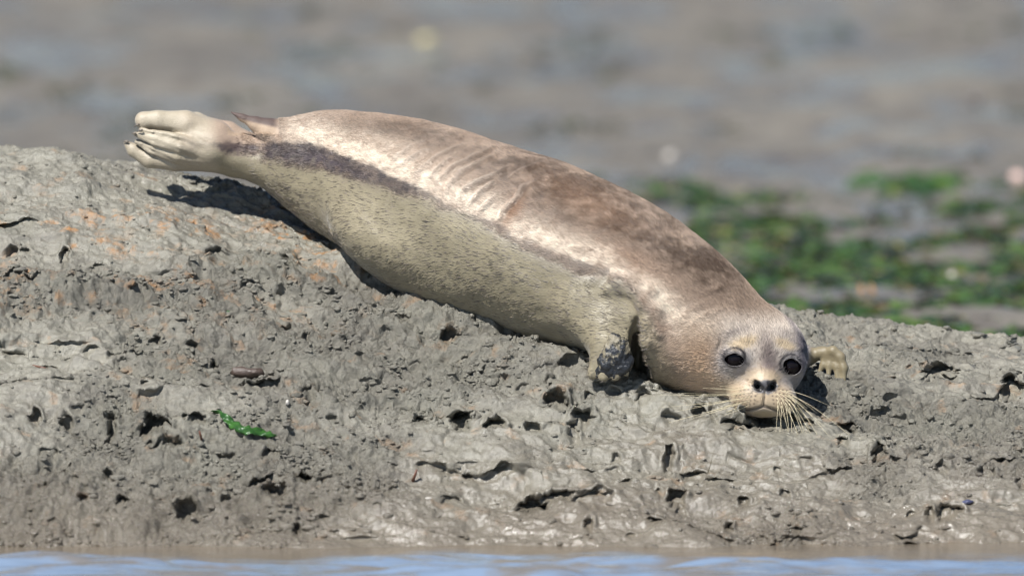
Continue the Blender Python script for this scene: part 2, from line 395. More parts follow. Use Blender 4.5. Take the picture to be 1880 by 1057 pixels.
wxx = axis_coords(-400, 400, -1.3, 1.3, .006, 1.12); wyy = axis_coords(-300, -.70, -1.75, -.72, .004, 1.12)
WX, WY = np.meshgrid(wxx, wyy)
off = sstep(-1.00, -1.16, WY + .12 * fbm(WX * 3.5, WY * 5, 3, 77))
amp = (.12 + .88 * off) * sstep(6, 2, np.abs(WX)) * sstep(-6, -2.5, WY)
WZ = .024 + amp * (.036 * (.5 + .8 * noise(WX * 2.2, WY * 5, seed=309)) * fbm(WX * 3.4, WY * 15, 3, 301) + .0014 * fbm(WX * 22, WY * 50, 2, 311))
water = NT('shallow_water'); c = water.coord((1, 2.6, 1))
silt_refl = water.math('MINIMUM', water.math('ADD', water.attr('silt_refl', 'Fac'), water.mapr(water.noise(water.coord((1, 3.5, 1)), 5.5, 4, .6), .45, .60, 0, .8)), 1.)
water.set(Base_Color=water.mix(silt_refl, (.36, .47, .62), (.34, .285, .22)), Roughness=water.mapr(silt_refl, 0, 1, .05, .12), IOR=1.5, Specular_IOR_Level=.9, Metallic=.6)  # brown bank and blue sky reflections painted into the colour, with some silt
water.set(Normal=water.bump(water.noise(c, 34, 3), .003, .6))
o = mesh_np('water', np.stack([WX, WY, WZ], -1).reshape(-1, 3), grid_faces(len(wxx), len(wyy)), water.m, attrs={'silt_refl': (1 - off).ravel() * .95})
tag(o, 'strip of rippled blue water at the foot of the mud bank', kind='structure')

# ------------------------------------------------------------------ THE SEAL, as a distance field meshed by surface nets
PR = []
def RC(a, b, ra, rb, k=.0, op='u'):
    a, b = np.asarray(a, float), np.asarray(b, float); c = (a + b) / 2; R = np.linalg.norm(a - b) / 2 + max(ra, rb)
    ba = b - a; l2 = max(ba @ ba, 1e-12); rr = ra - rb; a2 = l2 - rr * rr; il2 = 1 / l2
    def f(p):
        if a2 <= 1e-10:
            return np.linalg.norm(p - (a if ra > rb else b), axis=1) - max(ra, rb)
        pa = p - a; y = pa @ ba; z = y - l2
        q = pa * l2 - y[:, None] * ba; x2 = np.einsum('ij,ij->i', q, q); y2 = y * y * l2; z2 = z * z * l2
        kk = np.sign(rr) * rr * rr * x2
        d = (np.sqrt(x2 * a2 * il2) + y * rr) * il2 - ra
        m1 = np.sign(z) * a2 * z2 > kk; m2 = np.sign(y) * a2 * y2 < kk
        d = np.where(m2, np.sqrt(x2 + y2) * il2 - ra, d)
        return np.where(m1, np.sqrt(x2 + z2) * il2 - rb, d)
    PR.append((f, c, R, k, op))
def EL(c, r, k=.02, op='u', rot=None):
    c, r = np.asarray(c, float), np.asarray(r, float)
    M = np.eye(3) if rot is None else np.asarray(rot)
    def f(p):
        q = (p - c) @ M.T; k0 = np.linalg.norm(q / r, axis=1); k1 = np.linalg.norm(q / (r * r), axis=1) + 1e-9
        return k0 * (k0 - 1) / k1
    PR.append((f, c, r.max(), k, op))
def sdf(p, sel=None):
    p = np.atleast_2d(p); d = np.full(len(p), 1.0)
    for i, (f, c, R, k, op) in enumerate(PR):
        if sel is not None and not sel[i]: continue
        e = f(p)
        if op == 's': e = -e
        if k <= 0: d = np.minimum(d, e) if op == 'u' else np.maximum(d, e)
        elif op == 'u':
            h = np.clip(.5 + .5 * (e - d) / k, 0, 1); d = e * (1 - h) + d * h - k * h * (1 - h)
        else:
            h = np.clip(.5 - .5 * (e - d) / k, 0, 1); d = e * (1 - h) + d * h + k * h * (1 - h)
    return d
def surf(px, py):      # first point of the seal met along the view through a photo pixel
    d = ray(px, py); d = d / np.linalg.norm(d); t = D - 1.2
    for _ in range(160):
        s = sdf(CAM + d * t)[0]
        if s < .0004: break
        t += s * .75
        if t > D + 1.5: return P(px, py, yhead - .10)
    return CAM + d * t
def chain(pts, k=.012, op='u'):
    for a, b in zip(pts[:-1], pts[1:]): RC(P(a[0], a[1], a[2]), P(b[0], b[1], b[2]), a[3] * PXM, b[3] * PXM, k, op)

for i in range(len(SPW) - 1): RC(SPW[i], SPW[i + 1], SRW[i], SRW[i + 1], .004)
yn = YS[-1]
h = yhead
# cranium, forehead, cheeks
EL(P(1403, 655, h), (77 * PXM, .092, 78 * PXM), .035)
EL(P(1350, 690, h + .02), (66 * PXM, .08, 60 * PXM), .03)
RC(P(1403, 668, h - .03), P(1403, 724, h - .096), 60 * PXM, 37 * PXM, .022)
EL(P(1376, 730, h - .098), (34 * PXM, .036, 29 * PXM), .022)
EL(P(1431, 733, h - .098), (31 * PXM, .036, 28 * PXM), .020)
EL(P(1403, 704, h - .120), (24 * PXM, .017, 14 * PXM), .008)
EL(P(1403, 688, h - .095), (22 * PXM, .03, 20 * PXM), .02)
EL(P(1401, 747, h - .088), (29 * PXM, .032, 17 * PXM), .008)      # lower jaw
EL(P(1404, 640, h - .072), (16 * PXM, .020, 30 * PXM), .02)
EL(P(1352, 632, h - .060), (26 * PXM, .022, 11 * PXM), .018)     # brows
EL(P(1448, 640, h - .066), (22 * PXM, .020, 11 * PXM), .018)
# belly sag
EL(P(880, 500, YS[18] - .01), (.30, .15, .09), .05, rot=[[math.cos(.36), 0, -math.sin(.36)], [0, 1, 0], [math.sin(.36), 0, math.cos(.36)]])
# near fore flipper
sy = surf(1110, 560)[1]
chain([(1080, 560, sy + .06, 60), (1116, 600, sy + .03, 44), (1122, 640, sy + .008, 31), (1124, 668, sy + .002, 24)], .03)
chain([(1105, 625, sy - .01, 12), (1088, 688, sy - .02, 9)], .015)
chain([(1120, 630, sy - .015, 13), (1108, 692, sy - .03, 9)], .01)
chain([(1134, 630, sy - .015, 13), (1130, 690, sy - .03, 9)], .01)
chain([(1148, 625, sy - .01, 12), (1150, 682, sy - .02, 9)], .01)
# armpit gap, then the skin folds arching over the shoulder
s0 = surf(1172, 600)[1]
chain([(1172, 588, s0 + .005, 6), (1170, 620, s0 + .015, 15), (1174, 660, s0 + .02, 19), (1178, 710, s0 + .03, 22)], .012, 's')
chain([(1168, 615, s0 + .05, 12), (1172, 660, s0 + .06, 18), (1176, 715, s0 + .07, 22)], .01, 's')
EL(P(1172, 668, s0 + .07), (21 * PXM, .10, 64 * PXM), .010, 's')
for arc, rr, kk in (([(1118, 532), (1145, 528), (1168, 538), (1183, 560), (1190, 590), (1190, 625), (1196, 660)], 9, .014), ([(1135, 512), (1168, 515), (1194, 536), (1207, 568), (1212, 606)], 8, .018)):
    q = [(a, b_, surf(a, b_)[1] + rr * PXM * .25, rr) for a, b_ in arc]
    chain(q, kk)
# hind flippers
ya = YS[0]
chain([(480, 296, ya, 38), (430, 284, ya, 34), (385, 268, ya - .01, 42), (350, 262, ya - .01, 42)], .02)
chain([(400, 246, ya - .01, 26), (340, 228, ya - .02, 24), (290, 221, ya - .03, 18), (264, 221, ya - .03, 16)], .006)
chain([(375, 264, ya - .04, 13), (320, 254, ya - .052, 10), (280, 245, ya - .05, 8), (258, 239, ya - .045, 4)], .003)
chain([(372, 280, ya - .04, 13), (330, 271, ya - .055, 11), (285, 259, ya - .052, 9), (256, 249, ya - .045, 5), (246, 245, ya - .04, 3)], .003)
chain([(370, 294, ya - .03, 13), (325, 288, ya - .045, 11), (280, 275, ya - .043, 9), (252, 260, ya - .035, 5)], .003)
chain([(372, 290, ya - .01, 24), (320, 297, ya - .022, 16), (275, 293, ya - .025, 14), (246, 276, ya - .022, 11), (231, 262, ya - .02, 4)], .004)
chain([(300, 224, ya + .05, 14), (360, 226, ya + .05, 18), (420, 243, ya + .045, 18), (470, 268, ya + .04, 18)], .012)   # far hind flipper
chain([(560, 262, ya - .01, 50), (522, 247, ya - .015, 30), (495, 238, ya - .02, 22), (470, 227, ya - .02, 14), (445, 216, ya - .02, 8), (424, 206, ya - .02, 3.5)], .008)   # tail

# far fore flipper beside the head
gf = ground_pt(1535, 700)[1]
chain([(1440, 658, h + .05, 28), (1480, 654, gf + .025, 17), (1510, 647, gf + .012, 10), (1530, 644, gf, 8), (1543, 655, gf - .003, 8), (1549, 675, gf - .008, 7), (1549, 702, gf - .014, 4.5)], .010)
chain([(1530, 650, gf + .002, 7), (1535, 672, gf - .004, 6), (1538, 698, gf - .012, 4.5)], .006)
chain([(1526, 650, gf + .004, 8), (1522, 670, gf, 6), (1521, 694, gf - .008, 4)], .006)
chain([(1518, 652, gf + .006, 8), (1511, 670, gf + .004, 6), (1502, 688, gf, 3.5)], .005)
# face: eye sockets, nostrils, mouth
for gl in ([(246, 240), (275, 235), (310, 238), (345, 247), (380, 262)], [(262, 243), (300, 250), (340, 260), (372, 274)], [(254, 250), (290, 262), (325, 276), (362, 290)], [(240, 252), (262, 268), (292, 284), (330, 298), (365, 302)]):
    chain([(a, b_, surf(a, b_)[1] + .0005, 2.6 - 1.6 * i_ / 4) for i_, (a, b_) in enumerate(gl)], .005, 's')
EYE = [(1349, 658, 20.5, (1.0, .80)), (1452, 671, 21, (1., 1.))]
eyes = []
for ex, ey, er, sq in EYE:
    s = surf(ex, ey); c_ = s + np.array([0, 1, 0]) * er * PXM * .78
    eyes.append((c_, er * PXM))
for c_, er in eyes:
    EL(c_, (er * 1.34, er * 1.20, er * 1.14), .012)
for c_, er in eyes:
    EL(c_ + np.array([0, -.006, 0]), (er * .96, er * 1.45, er * (.70 if c_[0] < .46 else .86)), .0025, 's')
for lid in ([(1329, 654, 0), (1338, 647, 1), (1349, 644, 1.2), (1361, 649, 1), (1372, 661, 0)], [(1433, 663, 0), (1441, 656, 1), (1452, 653, 1.2), (1463, 657, 1), (1471, 667, 0)]):
    cc_, er_ = eyes[0] if lid[0][0] < 1400 else eyes[1]
    chain([(a, b_, cc_[1] - er_ * (.62 + .38 * q_), 3.0) for a, b_, q_ in lid], .004)
for (a, b_, c1, d1_, ra, rb) in ((1385, 703, 1396, 714, 6.5, 5), (1424, 704, 1412, 715, 6.5, 5)):
    q = surf(a, b_)[1]; q2 = surf(c1, d1_)[1]
    RC(P(a, b_, q + .001), P(c1, d1_, q2 + .001), ra * PXM, rb * PXM, .003, 's')
    RC(P((a + c1) / 2, (b_ + d1_) / 2, q), P((a + c1) / 2, (b_ + d1_) / 2 + 1, q + .02), 6.5 * PXM, 4 * PXM, .002, 's')
mo = [(1360, 750), (1372, 753), (1388, 750), (1402, 746), (1416, 750), (1430, 755), (1441, 754)]
mq = [(a, b_, surf(a, b_)[1], 2.6) for a, b_ in mo]
ph_ = [(1404, 718), (1403, 732), (1402, 744)]; pq = [(a, b_, surf(a, b_)[1], 1.9) for a, b_ in ph_]
ear = [(1320, 640), (1325, 627)]; eq = [(a, b_, surf(a, b_)[1], 1.6) for a, b_ in ear]
chain(mq, .003, 's'); chain(pq, .004, 's'); chain(eq, .004, 's')

# --- non-uniform grid, only blocks that touch the surface are evaluated
def coords(lo, hi, f0, f1, c0=.0030, fine=.00165):
    a = np.arange(lo, f0, c0); b = np.arange(a[-1] + fine, f1, fine) if f1 > f0 else np.array([]); e = np.arange((b[-1] if len(b) else a[-1]) + c0, hi, c0)
    return np.r_[a, b, e]
hx0, hx1 = P(1315, 0, h)[0], P(1560, 0, h)[0]; hz1, hz0 = P(940, 615, h)[2], P(940, 775, h)[2]
gx = coords(P(205, 0, 0)[0], P(1575, 0, 0)[0], hx0, hx1); gy = coords(h - .16, .36, h - .15, h - .02); gz = coords(hz0 - .08, P(0, 180, .2)[2] + .02, hz0, hz1)
NX, NY, NZ = len(gx), len(gy), len(gz); print('grid', NX, NY, NZ)
F = np.ones((NX, NY, NZ), np.float32)
BS = 16
cent = np.array([p[1] for p in PR]); rads = np.array([p[2] for p in PR])
blk = [(i, j, k) for i in range(0, NX - 1, BS) for j in range(0, NY - 1, BS) for k in range(0, NZ - 1, BS)]
bc = []; br = []
for i, j, k in blk:
    lo = np.array([gx[i], gy[j], gz[k]]); hi = np.array([gx[min(i + BS, NX - 1)], gy[min(j + BS, NY - 1)], gz[min(k + BS, NZ - 1)]])
    bc.append((lo + hi) / 2); br.append(np.linalg.norm(hi - lo) / 2)
bc = np.array(bc); br = np.array(br); bd = sdf(bc); nact = 0
for (i, j, k), cc, rr, dd in zip(blk, bc, br, bd):
    sl = (slice(i, min(i + BS + 1, NX)), slice(j, min(j + BS + 1, NY)), slice(k, min(k + BS + 1, NZ)))
    if abs(dd) > rr * 1.35 + .006:
        F[sl] = dd; continue
    nact += 1
for (i, j, k), cc, rr, dd in zip(blk, bc, br, bd):
    if abs(dd) > rr * 1.35 + .006: continue
    sl = (slice(i, min(i + BS + 1, NX)), slice(j, min(j + BS + 1, NY)), slice(k, min(k + BS + 1, NZ)))
    g = np.stack(np.meshgrid(gx[sl[0]], gy[sl[1]], gz[sl[2]], indexing='ij'), -1); p = g.reshape(-1, 3)
    sel = np.linalg.norm(cent - cc, axis=1) - rads - rr < .05
    F[sl] = sdf(p, sel).reshape(g.shape[:3])
print('blocks', len(blk), nact)
def surface_nets(F, gx, gy, gz):
    S = F < 0; nx, ny, nz = F.shape
    cell = np.zeros((nx - 1, ny - 1, nz - 1), np.int8)
    for a in (0, 1):
        for b in (0, 1):
            for c in (0, 1): cell += S[a:nx - 1 + a, b:ny - 1 + b, c:nz - 1 + c]
    act = (cell > 0) & (cell < 8); ci = np.argwhere(act); idx = np.full(cell.shape, -1, np.int32); idx[act] = np.arange(len(ci))
    acc = np.zeros((len(ci), 3)); cnt = np.zeros(len(ci)); G = [gx, gy, gz]
    cor = [(a, b, c) for a in (0, 1) for b in (0, 1) for c in (0, 1)]
    for p in cor:
        for ax in range(3):
            if p[ax]: continue
            q = list(p); q[ax] = 1
            A = ci + p; B = ci + q; fa = F[tuple(A.T)]; fb = F[tuple(B.T)]; m = (fa < 0) != (fb < 0)
            t = np.where(m, fa / np.where(m, fa - fb, 1), 0)
            pa = np.stack([G[i][A[:, i]] for i in range(3)], 1); pb = np.stack([G[i][B[:, i]] for i in range(3)], 1)
            acc[m] += (pa + (pb - pa) * t[:, None])[m]; cnt[m] += 1
    v = acc / cnt[:, None]; faces = []
    for ax in range(3):
        u, w = (ax + 1) % 3, (ax + 2) % 3
        sa = [slice(None)] * 3; sb = [slice(None)] * 3; sa[ax] = slice(0, -1); sb[ax] = slice(1, None)
        e = np.argwhere(S[tuple(sa)] != S[tuple(sb)])
        e = e[(e[:, u] > 0) & (e[:, w] > 0) & (e[:, u] < F.shape[u] - 1) & (e[:, w] < F.shape[w] - 1)]
        ins = S[tuple(e.T)]; q = []
        for du, dw in ((1, 1), (0, 1), (0, 0), (1, 0)):
            c = e.copy(); c[:, u] -= du; c[:, w] -= dw; q.append(idx[tuple(c.T)])
        q = np.stack(q, 1); q[~ins] = q[~ins][:, ::-1]; faces.append(q)
    f = np.vstack(faces); return v, f[(f >= 0).all(1)]
SV, SF = surface_nets(F, gx, gy, gz); del F
print('seal verts', len(SV))
def smooth(v, f, it, lam=.5):
    e = np.vstack([f[:, [0, 1]], f[:, [1, 2]], f[:, [2, 3]], f[:, [3, 0]]])
    cnt = np.bincount(e[:, 0], minlength=len(v)) + np.bincount(e[:, 1], minlength=len(v))
    for _ in range(it):
        a = np.stack([np.bincount(e[:, 0], v[e[:, 1], k], len(v)) + np.bincount(e[:, 1], v[e[:, 0], k], len(v)) for k in range(3)], 1)
        v = v + lam * (a / np.maximum(cnt, 1)[:, None] - v)
    return v
SV = smooth(SV, SF, 2)
def normals(v, f):
    n = np.cross(v[f[:, 2]] - v[f[:, 0]], v[f[:, 3]] - v[f[:, 1]]); o = np.zeros_like(v)
    for k in range(3):
        for j in range(4): o[:, k] += np.bincount(f[:, j], n[:, k], len(v))
    return o / (np.linalg.norm(o, axis=1)[:, None] + 1e-12), np.linalg.norm(n, axis=1) / 2
SN, _ = normals(SV, SF)
if (SN * (SV - SV.mean(0))).sum() < 0: SF = SF[:, ::-1]; SN = -SN
su, sv = proj(SV)

def pdist(pl, u, v):        # distance in photo pixels to a polyline, with the side
    best = np.full(u.shape, 1e9); side = np.zeros(u.shape); par = np.zeros(u.shape); n = len(pl) - 1
    for i in range(n):
        a = np.array(pl[i], float); b = np.array(pl[i + 1], float); d = b - a; L = d @ d
        t = np.clip(((u - a[0]) * d[0] + (v - a[1]) * d[1]) / L, 0, 1)
        q = np.hypot(u - a[0] - t * d[0], v - a[1] - t * d[1]); m = q < best
        best[m] = q[m]; side[m] = np.sign((u - a[0]) * d[1] - (v - a[1]) * d[0])[m]; par[m] = (i + t[m]) / n
    return best, side, par
FOLDS = [[(762,322),(785,303),(815,287),(845,273),(872,263)],[(806,334),(830,316),(859,299),(893,281),(915,270)],[(823,354),(830,335),(852,317),(885,300),(915,285)],[(843,370),(850,350),(872,336),(905,325),(940,305)],
 [(862,378),(872,362),(893,346),(915,335)],[(917,409),(925,387),(945,367),(960,350),(985,335)],[(940,331),(968,312),(1000,302)],[(740,305),(765,290),(790,277)],[(722,296),(748,281),(775,262)],[(790,328),(812,308),(840,292)],[(885,392),(897,375),(915,360)],
 [(1250,585),(1285,562),(1320,548)],[(1262,600),(1300,578),(1340,566)],[(1290,545),(1330,533),(1370,540)]]
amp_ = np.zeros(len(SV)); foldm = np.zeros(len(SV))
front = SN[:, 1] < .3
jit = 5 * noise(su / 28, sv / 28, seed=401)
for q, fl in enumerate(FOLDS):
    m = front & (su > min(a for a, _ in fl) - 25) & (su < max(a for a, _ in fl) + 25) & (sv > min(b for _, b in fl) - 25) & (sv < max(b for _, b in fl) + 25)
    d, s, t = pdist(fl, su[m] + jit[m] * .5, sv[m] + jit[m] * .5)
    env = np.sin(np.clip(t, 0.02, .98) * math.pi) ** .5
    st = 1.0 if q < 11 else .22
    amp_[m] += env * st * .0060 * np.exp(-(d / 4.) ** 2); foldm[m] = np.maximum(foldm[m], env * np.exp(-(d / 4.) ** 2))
# muscle and mud unevenness
bodyw = sstep(1330, 1250, su)
amp_ += bodyw * (.0030 * noise(SV[:, 0] * 9, SV[:, 2] * 12, SV[:, 1] * 9, seed=411) + .0010 * noise(SV[:, 0] * 40, SV[:, 2] * 60, SV[:, 1] * 50, seed=412))
SV = SV + SN * amp_[:, None]
SN, _ = normals(SV, SF)

# ---- coat pattern, with some sheen and edge shade painted in
def blob(x, y, rx, ry, ang=0):
    c_, s_ = math.cos(ang), math.sin(ang); dx, dy = su - x, sv - y
    return np.exp(-(((dx * c_ + dy * s_) / rx) ** 2 + ((-dx * s_ + dy * c_) / ry) ** 2))
def lerp(a, b, w): return a + (np.asarray(b) - a) * np.clip(w, 0, 1)[:, None]
ML = np.array([(380, 262), (430, 262), (480, 268), (505, 258), (560, 262), (600, 274), (650, 293), (700, 313), (740, 330), (800, 363), (850, 388), (920, 412), (950, 438), (1000, 455), (1060, 478), (1120, 498), (1160, 520), (1200, 570), (1230, 630), (1262, 700), (1290, 790)], float)
MT = np.array([(380, 276), (480, 287), (540, 306), (600, 316), (660, 332), (740, 356), (800, 375), (860, 392), (940, 440), (1000, 475), (1060, 498), (1120, 510), (1160, 528), (1200, 580), (1230, 640), (1262, 710), (1290, 800)], float)
hn = noise(su / 9, sv / 5, seed=421) * 5 + noise(su / 30, sv / 20, seed=422) * 5
hf = noise(su / 3.0, sv / 1.8, seed=423) * 3.5
line = np.interp(su, ML[:, 0], ML[:, 1]); mtop = np.interp(su, MT[:, 0], MT[:, 1])
under = sstep(-3, 3, sv + hn * .6 + hf - line)          # below the dry coat
mudm = sstep(-9, 9, sv + hn + hf - mtop)                # coated in khaki mud
fade = 1 - sstep(1150, 1270, su + (sv - 600) * -.25)
backside = sstep(.2, .6, SN[:, 1])
n_a = noise(su / 60, sv / 34, SV[:, 1] * 14, seed=431); n_b = noise(su / 16, sv / 10, SV[:, 1] * 50, seed=432); n_c = noise(su / 6, sv / 4, SV[:, 1] * 120, seed=433)
tan = np.array([.325, .240, .178]); brown = np.array([.090, .060, .041]); cream = np.array([.70, .60, .485])
colv = np.tile(tan, (len(SV), 1))
dk = .95 * blob(1130, 385, 190, 62, .47) + .8 * blob(1290, 490, 95, 32, .62) + .5 * blob(980, 330, 90, 45, .4) + .45 * blob(720, 240, 130, 24, .08) + .35 * blob(860, 280, 120, 28, .35)
colv = lerp(colv, brown, dk * (1 + .55 * n_a + .55 * n_b + .35 * n_c))
above = line - sv
lt = np.exp(-((above - 18) / 28) ** 2) * sstep(500, 560, su) * sstep(1180, 1120, su)  # sunlit fringe of fur above the mud line, painted pale
lt = np.maximum(lt, .9 * blob(1040, 455, 90, 20, .35)); lt = np.maximum(lt, 1.25 * blob(1225, 560, 85, 22, .75)); lt = np.maximum(lt, 1.25 * blob(1290, 612, 55, 30, .5)); lt = np.maximum(lt, .6 * blob(640, 262, 110, 26, .12))  # bright glare on the neck and flank painted in the same way
colv = lerp(colv, cream, lt * (.80 + .45 * n_b + .55 * n_c))
colv = lerp(colv, (.25, .125, .06), .85 * blob(943, 390, 13, 36, .55) + .35 * blob(1080, 370, 110, 34, .45) + .3 * blob(1160, 480, 70, 20, .5))
colv = lerp(colv, (.62, .54, .46), .65 * foldm * sstep(1100, 1050, su) * sstep(-40, 90, sv - 270 - (su - 770) * .25))  # pale highlights painted along the ridges of the skin folds
# neck and head
colv = lerp(colv, (.42, .315, .225), sstep(1195, 1260, su) * sstep(560, 640, sv) * .85)
headw = sstep(1290, 1345, su) * sstep(560, 605, sv)
colv = lerp(colv, (.54, .47, .40), headw * .9)
colv = lerp(colv, (.42, .29, .19), 1.0 * blob(1285, 675, 42, 50) * front)
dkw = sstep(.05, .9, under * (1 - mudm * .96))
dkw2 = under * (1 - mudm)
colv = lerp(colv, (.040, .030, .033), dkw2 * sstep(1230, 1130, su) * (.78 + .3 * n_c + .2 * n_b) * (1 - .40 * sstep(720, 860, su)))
wetdark = (.8 * blob(565, 292, 80, 16, .12) + .7 * blob(640, 315, 70, 14, .4) + .55 * blob(500, 278, 40, 16, 0)) * sstep(-.5, .4, n_b + .4)
khaki = np.array([.232, .198, .130])
kk_ = khaki[None] * (1 + .14 * n_a + .08 * n_b)[:, None]
kk_ = lerp(kk_, (.20, .175, .14), .6 * sstep(28, 0, sv - mtop) * sstep(700, 900, su))
colv = colv + (kk_ - colv) * (mudm * under * fade)[:, None]
colv = lerp(colv, (.056, .043, .046), wetdark * under)
colv = lerp(colv, (.075, .05, .045), .9 * blob(435, 268, 34, 10, .1) * sstep(-.4, .3, n_b + .4))
# hind flippers paler and streaked, tail dark above
fl = np.maximum(sstep(410, 375, su), 0)
ffl_ = sstep(1482, 1490, su)
colv = lerp(colv, (.20, .165, .10), ffl_)
colv = lerp(colv, (.385, .330, .245), fl * (.85 + .3 * n_a))
stk = noise(su / 26, (sv - .35 * su) / 4.0, seed=441) + .4 * n_c
colv = lerp(colv, (.25, .21, .15), fl * sstep(.15, .7, stk) * .55 * sstep(225, 250, sv)); colv = lerp(colv, (.30, .25, .18), fl * sstep(275, 305, sv) * .8)
tl = sstep(520, 500, su) * sstep(415, 420, su) * (SV[:, 1] < ya + .01) * (sv < 250)
colv = lerp(colv, (.40, .29, .20), tl * .9)
colv = lerp(colv, (.07, .045, .04), tl * sstep(5, -3, sv - (216 + (su - 425) * .20)) * .95)
for a, b_, rx, ry in ((247, 231, 5, 5), (257, 240, 5, 3), (246, 248, 5, 3), (233, 262, 6, 3)): colv = lerp(colv, (.06, .05, .045), .8 * blob(a, b_, rx, ry))
# face
def fb(x, y, rx, ry, ang=0): return blob(x, y, rx, ry, ang) * front
def fe(x, y, rx, ry, ang=0, soft=.22):       # a patch with a readable edge
    c_, s_ = math.cos(ang), math.sin(ang); dx, dy = su - x + 2.5 * n_c + 3 * n_b, sv - y + 2 * n_c
    e = np.sqrt(((dx * c_ + dy * s_) / rx) ** 2 + ((-dx * s_ + dy * c_) / ry) ** 2)
    return sstep(1 + soft, 1 - soft, e) * front
face = sstep(1300, 1345, su) * sstep(600, 640, sv)
colv = lerp(colv, (.40, .285, .18), .9 * fe(1395, 705, 78, 36, 0, .45))
g_ = (.235, .222, .225)
colv = lerp(colv, g_, .85 * fe(1350, 668, 36, 32, .3, .6)); colv = lerp(colv, g_, .85 * fe(1456, 684, 27, 46, .1, .4)); colv = lerp(colv, (.13, .125, .15), .9 * fb(1476, 640, 10, 50))  # grey round the eyes; last blend paints bluish shade on the head's right edge
colv = lerp(colv, (.52, .41, .27), .9 * fe(1366, 631, 26, 11, -.25, .4)); colv = lerp(colv, (.52, .41, .27), .95 * fe(1441, 634, 22, 9, .35, .4))
colv = lerp(colv, (.14, .105, .098), .85 * fe(1409, 655, 14, 38, -.10, .8)); colv = lerp(colv, (.10, .075, .075), .7 * fe(1418, 678, 15, 16, 0, .5))
colv = lerp(colv, (.12, .10, .10), .6 * fb(1452, 622, 28, 10, .5)); colv = lerp(colv, (.10, .08, .085), .6 * fb(1350, 612, 30, 5, -.3))
colv = lerp(colv, (.42, .325, .218), .9 * fe(1400, 692, 32, 14, 0, .6)); colv = lerp(colv, (.42, .325, .218), .95 * fe(1370, 729, 38, 26, .2, .6)); colv = lerp(colv, (.42, .325, .218), .95 * fe(1433, 732, 28, 26, 0, .5))
colv = lerp(colv, (.34, .27, .17), 1.2 * fb(1402, 760, 28, 8))
colv = lerp(colv, (.085, .08, .085), 1.0 * fe(1404, 710, 24, 13, 0, .2))
colv = lerp(colv, (.012, .011, .013), 1.3 * fe(1391, 708, 9, 11, -.6, .3) + 1.3 * fe(1417, 709, 9, 11, .6, .3))
for q, w, s in ((mq, 2.4, .9), (pq, 1.7, .8), (eq, 1.5, .6)):
    d, _, _ = pdist([(a[0], a[1]) for a in q], su, sv); colv = lerp(colv, (.05, .038, .03), s * np.exp(-(d / w) ** 2) * front)
for c_, er in eyes:
    eu, ev = proj(c_); rr = np.hypot((su - eu) / 1.12, sv - ev) * PXM / er
    colv = lerp(colv, (.022, .018, .020), np.exp(-((rr - .84) / .13) ** 2) * front * 1.1)
    colv = lerp(colv, (.34, .31, .29), .35 * np.exp(-((rr - 1.22) / .08) ** 2) * (sv > ev + 5) * front)
colv = lerp(colv, (.10, .085, .10), .7 * np.exp(-((su - np.interp(sv, [540, 580, 620, 680], [1425, 1448, 1468, 1478])) / 8) ** 2) * sstep(530, 570, sv) * sstep(700, 660, sv))  # dark shade painted down the right outline of neck and head
# eye slant: dark skin runs from the inner corners towards the nose
colv = lerp(colv, (.05, .042, .045), .8 * fb(1368, 666, 9, 3, .5) + .7 * fb(1436, 676, 7, 3, -.6))
# freckles where the whiskers root
WR = []
for side, cx in ((-1, 1374), (1, 1431)):
    for row in range(5):
        for k in range(6 - (row in (0, 4))):
            x = cx + side * (-15 + 7.2 * k + row * 1.2); y = 712 + row * 7.2 + k * 1.2
            WR.append((side, x, y, row, k)); colv = lerp(colv, (.05, .035, .025), .95 * fb(x, y, 1.7, 1.5) ** .9)
for x, y in ((1375, 628), (1381, 632), (1372, 634), (1430, 632), (1436, 629)): colv = lerp(colv, (.06, .045, .035), .8 * fb(x, y, 1.6, 1.6))
colv = np.clip(colv, .008, .8)
wetc = np.clip(mudm * under * fade, 0, 1)
wetc = np.maximum(wetc, .8 * wetdark * under); wetc = np.maximum(wetc, fl * .5); wetc = np.maximum(wetc, ffl_)
wetc = np.maximum(wetc, .75 * sstep(1200, 1280, su) * sstep(640, 690, sv + (1400 - su) * .12) * front)
nosew = np.clip(1.4 * fb(1404, 708, 22, 12), 0, 1)

sm = NT('seal_coat'); c = sm.coord()
ca = sm.attr('coat'); wa = sm.attr('wet', 'Fac'); nw = sm.attr('nose', 'Fac')
nA = sm.noise(sm.coord((1, 1, 3)), 170, 4, .6)
nF = sm.noise(c, 620, 2, .6)
col = sm.mix(sm.mapr(nF, .55, .75, 0, .30), ca, sm.mix(.6, ca, (.015, .012, .010)))
ca = col
col = sm.mix(sm.mapr(nA, .3, .7, .0, .30), ca, sm.mix(.5, ca, (.02, .015, .012)))
col = sm.mix(sm.math('MULTIPLY', wa, sm.mapr(sm.noise(c, 30, 4), .5, .7, 0, .35)), col, (.27, .235, .155))
rg = sm.mapr(wa, 0, 1, .62, .36); rg = sm.math('SUBTRACT', rg, sm.math('MULTIPLY', nw, .12))
sm.set(Base_Color=col, Roughness=rg, Specular_IOR_Level=.45, Sheen_Weight=.15, Sheen_Roughness=.4)
sm.set(Normal=sm.bump(sm.noise(c, 420, 3, .6), .0009, .7, sm.bump(nA, .0012, .6)))

base = SPW[24] * 1.0; base[2] = T0(base[0], base[1])
root = bpy.data.objects.new('seal', None); C.objects.link(root); root.location = base; root.empty_display_size = .2
tag(root, 'mud smeared tan harbour seal lying on the bank facing the camera', 'seal')
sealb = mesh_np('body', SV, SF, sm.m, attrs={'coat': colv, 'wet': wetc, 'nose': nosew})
def adopt(o): o.parent = root; o.location = Vector(o.location) - Vector(base); return o
adopt(sealb)

